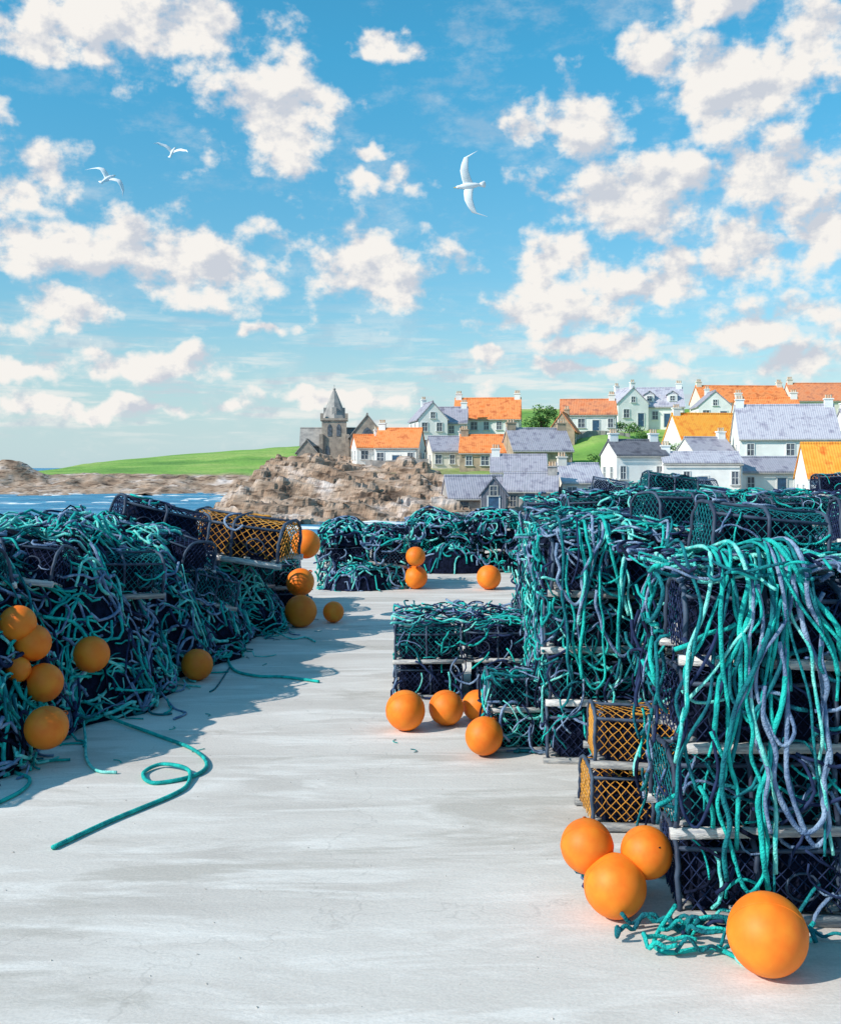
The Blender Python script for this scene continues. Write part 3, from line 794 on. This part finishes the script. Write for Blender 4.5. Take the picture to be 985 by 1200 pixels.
# ------------------------------------------------------------------ vegetation
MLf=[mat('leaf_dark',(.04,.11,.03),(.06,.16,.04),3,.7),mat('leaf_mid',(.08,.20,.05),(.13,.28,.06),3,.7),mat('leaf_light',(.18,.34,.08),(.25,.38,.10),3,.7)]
MBk=mat('bark',(.12,.09,.06),(.07,.05,.04),8,.9,.6)
def tree(name,X,Y,z0,h,rad,n=1500,trunk=True):
    mb=MB(); rr=random.Random(X*7+Y)
    if trunk:
        top=np.array((X+.2,Y,z0+h*.75)); mb.tube(spline([(X,Y,z0-.5),(X+.1,Y,z0+h*.35),tuple(top)],8),np.linspace(h*.05,h*.015,8),7,3)
    cl=[]
    for i in range(9):
        a=rr.uniform(0,6.28); q=rad*rr.uniform(.25,.8); c=np.array((X+q*math.cos(a),Y+q*math.sin(a),z0+h*rr.uniform(.35,.9)))
        cl.append((c,rad*rr.uniform(.3,.55)))
        if trunk: mb.tube([(X,Y,z0+h*.3),tuple((np.array((X,Y,z0+h*.4))+c)/2+.1),tuple(c)],[h*.022,h*.014,h*.006],5,3)
    for i in range(n):
        c,r=rr.choice(cl); d=np.array([rr.gauss(0,1) for _ in range(3)]); d/=np.linalg.norm(d); p=c+d*r*rr.uniform(.5,1.1)*np.array((1,1,.8))
        s=rad*rr.uniform(.05,.1); u=np.array([rr.gauss(0,1) for _ in range(3)]); u/=np.linalg.norm(u); w=np.cross(u,d); w/=np.linalg.norm(w)+1e-6
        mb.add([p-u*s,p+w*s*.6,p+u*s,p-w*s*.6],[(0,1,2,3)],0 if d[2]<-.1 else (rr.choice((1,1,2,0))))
    mb.obj(name,MLf+[MBk],False)
tree('broadleaf_tree',17.6,150,6.0,5.0,2.3)
tree('broadleaf_tree',20.0,152,6.4,3.8,1.6,900)
for (x,y,z,h,r) in [(25,128,3.5,1.5,1.8),(29.5,136,5,1.5,1.6),(22,124,2.0,1.6,1.6),(31.5,128,3,2.0,1.6),(31,148,6.5,2,1.8),(-12,141,1.6,1.2,1.4),(29,150,6.6,2.0,1.7),(46,130,3,2.4,2)]:
    tree('shrub',x,y,z,h,r,600,False)

# ------------------------------------------------------------------ gulls
MG=[mat('gull_white',(.88,.88,.87),(.80,.81,.83),6,.7),mat('gull_grey',(.72,.74,.78),(.62,.64,.68),6,.7),mat('gull_beak',(.8,.5,.05),(.7,.4,.05),6,.5),mat('gull_wingtip',(.10,.10,.11),(.2,.2,.2),6,.6)]
def gull(loc,rotm,tipz=.10,midz=.14,sweep=.16,scale=1.0):
    mb=MB()
    prof=[(.002,-.27),(.03,-.24),(.055,-.15),(.072,-.03),(.072,.07),(.055,.15),(.040,.19),(.042,.225),(.034,.255),(.012,.275),(.002,.28)]
    mb.lathe([(r,z) for r,z in prof],14,0,Matrix.Rotation(-math.pi/2,4,'X'))
    mb.lathe([(.014,.27),(.010,.31),(.002,.335)],8,2,Matrix.Rotation(-math.pi/2,4,'X'))
    for sx in (-1,1): mb.lathe([(.007,-.007),(.009,0),(.003,.007)],6,3,Matrix.Translation((sx*.036,.235,.014)))
    V=[(-.02,-.20,.0),(.02,-.20,.0),(.075,-.36,.0),(.03,-.385,.005),(-.03,-.385,.005),(-.075,-.36,.0)]; V+=[(a,b,c-.012) for a,b,c in V]
    mb.add(V,[(0,1,2,3,4,5),(11,10,9,8,7,6)]+[(i,6+i,6+(i+1)%6,(i+1)%6) for i in range(6)],0)
    for sg in (-1,1):
        st=[(.03,.10,.22,0,.03),(.16,.135,.20,midz*.55,.024),(.32,.15,.18,midz,.018),(.46,.10,.15,midz*.8+tipz*.2,.013),(.60,.02,.10,midz*.35+tipz*.65,.009),(.72,-sweep*.6,.012,tipz,.004)]
        n=8;V=[];F=[]
        for (x,le,ch,z,t) in st:
            for j in range(n):
                a=2*math.pi*j/n; V.append((sg*x,le-ch/2+ch/2*math.cos(a),z+t*math.sin(a)))
        for i in range(len(st)-1):
            for j in range(n):
                j2=(j+1)%n; q=(i*n+j,i*n+j2,(i+1)*n+j2,(i+1)*n+j); F.append(q if sg<0 else q[::-1])
        mb.add(V,F,0)
    o=mb.obj('seagull',MG,True); o.matrix_world=Matrix.Translation(loc)@rotm.to_4x4()@Matrix.Scale(scale,4)
gull((-11.6,48,16.8),(Matrix.Rotation(.25,3,'Y')@Matrix.Rotation(.95,3,'X')).to_3x3(),tipz=.34,midz=.16,sweep=.3,scale=1.15)
gull((-13.7,45,14.7),(Matrix.Rotation(.55,3,'Y')@Matrix.Rotation(.75,3,'X')@Matrix.Rotation(-.1,3,'Z')).to_3x3(),tipz=-.10,midz=.12,sweep=.3,scale=1.45)
rm=Matrix(((0,-1,0),(0,0,-1),(1,0,0)))
gull((1.12,24,8.6),Euler((0,-.15,.12)).to_matrix()@rm,tipz=.05,midz=.10,sweep=.5,scale=1.08)

# ------------------------------------------------------------------ world
SV=Vector((-.78,-.40,.62)).normalized(); el=math.asin(SV.z); az=math.atan2(SV.x,SV.y)%(2*math.pi)
w=bpy.data.worlds.new('World'); scene.world=w; w.use_nodes=True; nt=w.node_tree; N,L=nt.nodes,nt.links
bg=N['Background']; STR=.1; bg.inputs['Strength'].default_value=STR
sky=N.new('ShaderNodeTexSky'); sky.sky_type='NISHITA'; sky.sun_disc=False; sky.sun_elevation=el; sky.sun_rotation=az; sky.air_density=1.0; sky.dust_density=.4; sky.ozone_density=1.5
def val(op,a,b=None,c=None,clamp=False):
    n=N.new('ShaderNodeMath'); n.operation=op; n.use_clamp=clamp
    for i,v in enumerate((a,b,c)):
        if v is None: continue
        if isinstance(v,(int,float)): n.inputs[i].default_value=v
        else: L.new(v,n.inputs[i])
    return n.outputs[0]
def vec(op,a,b=None,c=None,o=0):
    n=N.new('ShaderNodeVectorMath'); n.operation=op
    for i,v in enumerate((a,b,c)):
        if v is None: continue
        if isinstance(v,tuple): n.inputs[i].default_value=v
        else: L.new(v,n.inputs[i])
    return n.outputs[o]
def smr(v,a,b,t0=0.,t1=1.,interp='SMOOTHSTEP'):
    n=N.new('ShaderNodeMapRange'); n.interpolation_type=interp
    n.inputs['From Min'].default_value=a; n.inputs['From Max'].default_value=b; n.inputs['To Min'].default_value=t0; n.inputs['To Max'].default_value=t1
    L.new(v,n.inputs['Value']); return n.outputs[0]
def nz(v,scale,det=7,rough=.55,col=False,lac=2.0):
    n=N.new('ShaderNodeTexNoise'); n.noise_dimensions='2D'; n.inputs['Scale'].default_value=scale; n.inputs['Detail'].default_value=det; n.inputs['Roughness'].default_value=rough
    L.new(v,n.inputs['Vector']); return n.outputs['Color' if col else 'Fac']
def mixc(f,a,b,mode='MIX'):
    n=N.new('ShaderNodeMixRGB'); n.blend_type=mode
    for i,v in ((0,f),(1,a),(2,b)):
        if isinstance(v,(int,float)): n.inputs[i].default_value=v
        elif isinstance(v,tuple): n.inputs[i].default_value=(*v,1)
        else: L.new(v,n.inputs[i])
    return n.outputs[0]
tc=N.new('ShaderNodeTexCoord'); sp=N.new('ShaderNodeSeparateXYZ'); L.new(tc.outputs['Generated'],sp.inputs[0])
azn=val('ARCTAN2',sp.outputs[0],sp.outputs[1]); eln=val('ARCSINE',sp.outputs[2])
cb_=N.new('ShaderNodeCombineXYZ'); L.new(azn,cb_.inputs[0]); L.new(eln,cb_.inputs[1]); p=cb_.outputs[0]
warp=vec('MULTIPLY',vec('SUBTRACT',nz(p,13,3,.6,True),(.5,.5,.5)),(.09,.06,0)); pw=vec('ADD',p,warp)
# clouds by azimuth/elevation in degrees: (az, el, half-width, half-height)
blobs=[(-17.5,22.6,5.2,2.2),(-12.5,22.8,4.0,2.0),(-21,21.3,2.2,1.3),(-8,18.6,3.5,3.0),(-21.5,14.6,3.4,1.9),(-18.3,11.4,4.6,2.0),(-12,10.9,4.0,2.5),(-2.8,11,3.9,2.4),(-3,17.3,1.1,.8),(-2.3,15.6,1.8,1.1),
(-2,22.2,2.0,.8),(-19.5,8.2,3.4,1.2),(-15,5.6,4.4,.9),(-21,5.2,2.8,.9),(-9,7.6,1.9,.5),(5.4,18.6,1.8,1.4),(9.5,18.2,2.6,2.6),(12.4,14.6,5.4,2.5),(17.5,19.7,4.2,3.0),(13,21.8,2.3,1.5),
(16.5,24.0,3.4,1.3),(21,22,3.0,2.0),(18.5,15.5,3.6,2.3),(7,11.2,2.4,2.1),(7.8,8.7,5.4,1.4),(17.6,11.6,3.6,1.7),(18,7.6,3.4,1.4),(12.5,10.2,3.2,1.5),(3.4,6.3,1.8,1.0),(11.5,6.6,4.4,.9),
(9,5.0,5.5,.7),(-4.3,3.6,5.5,.6),(-16,3.3,7,.6),(20,5.2,3,1.1),(21.5,12.5,2.6,2.0),(-27,18,4,3),(-29,9,5,2.4),(28,18,5,4),(29,9,5,3),(-20,31,8,3),(10,32,9,4),(-50,20,9,6),(50,22,9,6),(-80,30,12,8),(80,26,12,8)]
mn_=None; D2=math.pi/180
for a,e,rx,ry in blobs:
    rx*=D2*1.08; ry*=D2*1.08; a*=D2; e*=D2
    d=vec('LENGTH',vec('MULTIPLY_ADD',pw,(1/rx,1/ry,0.),(-a/rx,-e/ry,0.)),o=1)
    mn_=d if mn_ is None else val('MINIMUM',mn_,d)
f=val('SUBTRACT',1.0,mn_)
f=val('MAXIMUM',f,-.8)
ps=vec('MULTIPLY',p,(1,1.35,1))
n1=nz(ps,20,7,.57); n1b=nz(vec('ADD',ps,(-.011,.018,0.)),20,5,.57)
dens=val('ADD',val('MULTIPLY',f,.82),val('MULTIPLY',val('SUBTRACT',n1,.5),2.2))
alpha=smr(dens,-.12,.46)
pstk=vec('MULTIPLY',p,(5,42,1)); st=smr(nz(pstk,1.6,5,.6),.44,.66); low=val('MULTIPLY',smr(eln,.015,.05),smr(eln,.20,.06)); st=val('MULTIPLY',val('MULTIPLY',st,low),.7)
wisp=val('MULTIPLY',smr(nz(vec('MULTIPLY',p,(7,14,1)),1.3,6,.68),.48,.78),.32)
alpha=val('MAXIMUM',alpha,val('MAXIMUM',st,wisp))
shade=val('ADD',.62,val('MULTIPLY',val('SUBTRACT',n1,n1b),5.0)); 
shade=val('ADD',shade,val('MULTIPLY',val('SUBTRACT',nz(pw,10,2,.5),.5),1.7)); shade=val('ADD',shade,smr(eln,.2,.03,0,.35)); shade=val('MAXIMUM',val('MINIMUM',shade,1.0),0.0)
cl=mixc(shade,(.60,.64,.71),(.93,.90,.86))
cl=mixc(1.0,cl,(1/STR,1/STR,1/STR),'MULTIPLY')
tint=mixc(smr(eln,.03,.38,interp='LINEAR'),(1.05,1.20,1.22),(.50,1.75,1.85))
skt=mixc(1.0,sky.outputs[0],tint,'MULTIPLY')
haze=mixc(val('MULTIPLY',smr(eln,.17,.0),.75),skt,(5.2,7.1,8.0))
fin=mixc(alpha,haze,cl)
L.new(fin,bg.inputs['Color'])

sl=bpy.data.lights.new('sun','SUN'); sl.energy=4.7; sl.angle=math.radians(.5); sl.color=(1,.93,.84)
so=bpy.data.objects.new('sun',sl); scene.collection.objects.link(so); so.rotation_euler=(-SV).to_track_quat('-Z','Y').to_euler(); so.location=(-20,-10,30)

cam=bpy.data.cameras.new('camera'); co=bpy.data.objects.new('camera',cam); scene.collection.objects.link(co)
co.location=(0,0,2); co.rotation_euler=(math.pi/2,0,0)
cam.sensor_fit='VERTICAL'; cam.sensor_height=24; cam.lens=24; cam.shift_y=-52/1200; cam.clip_end=20000; cam.clip_start=.05
scene.camera=co
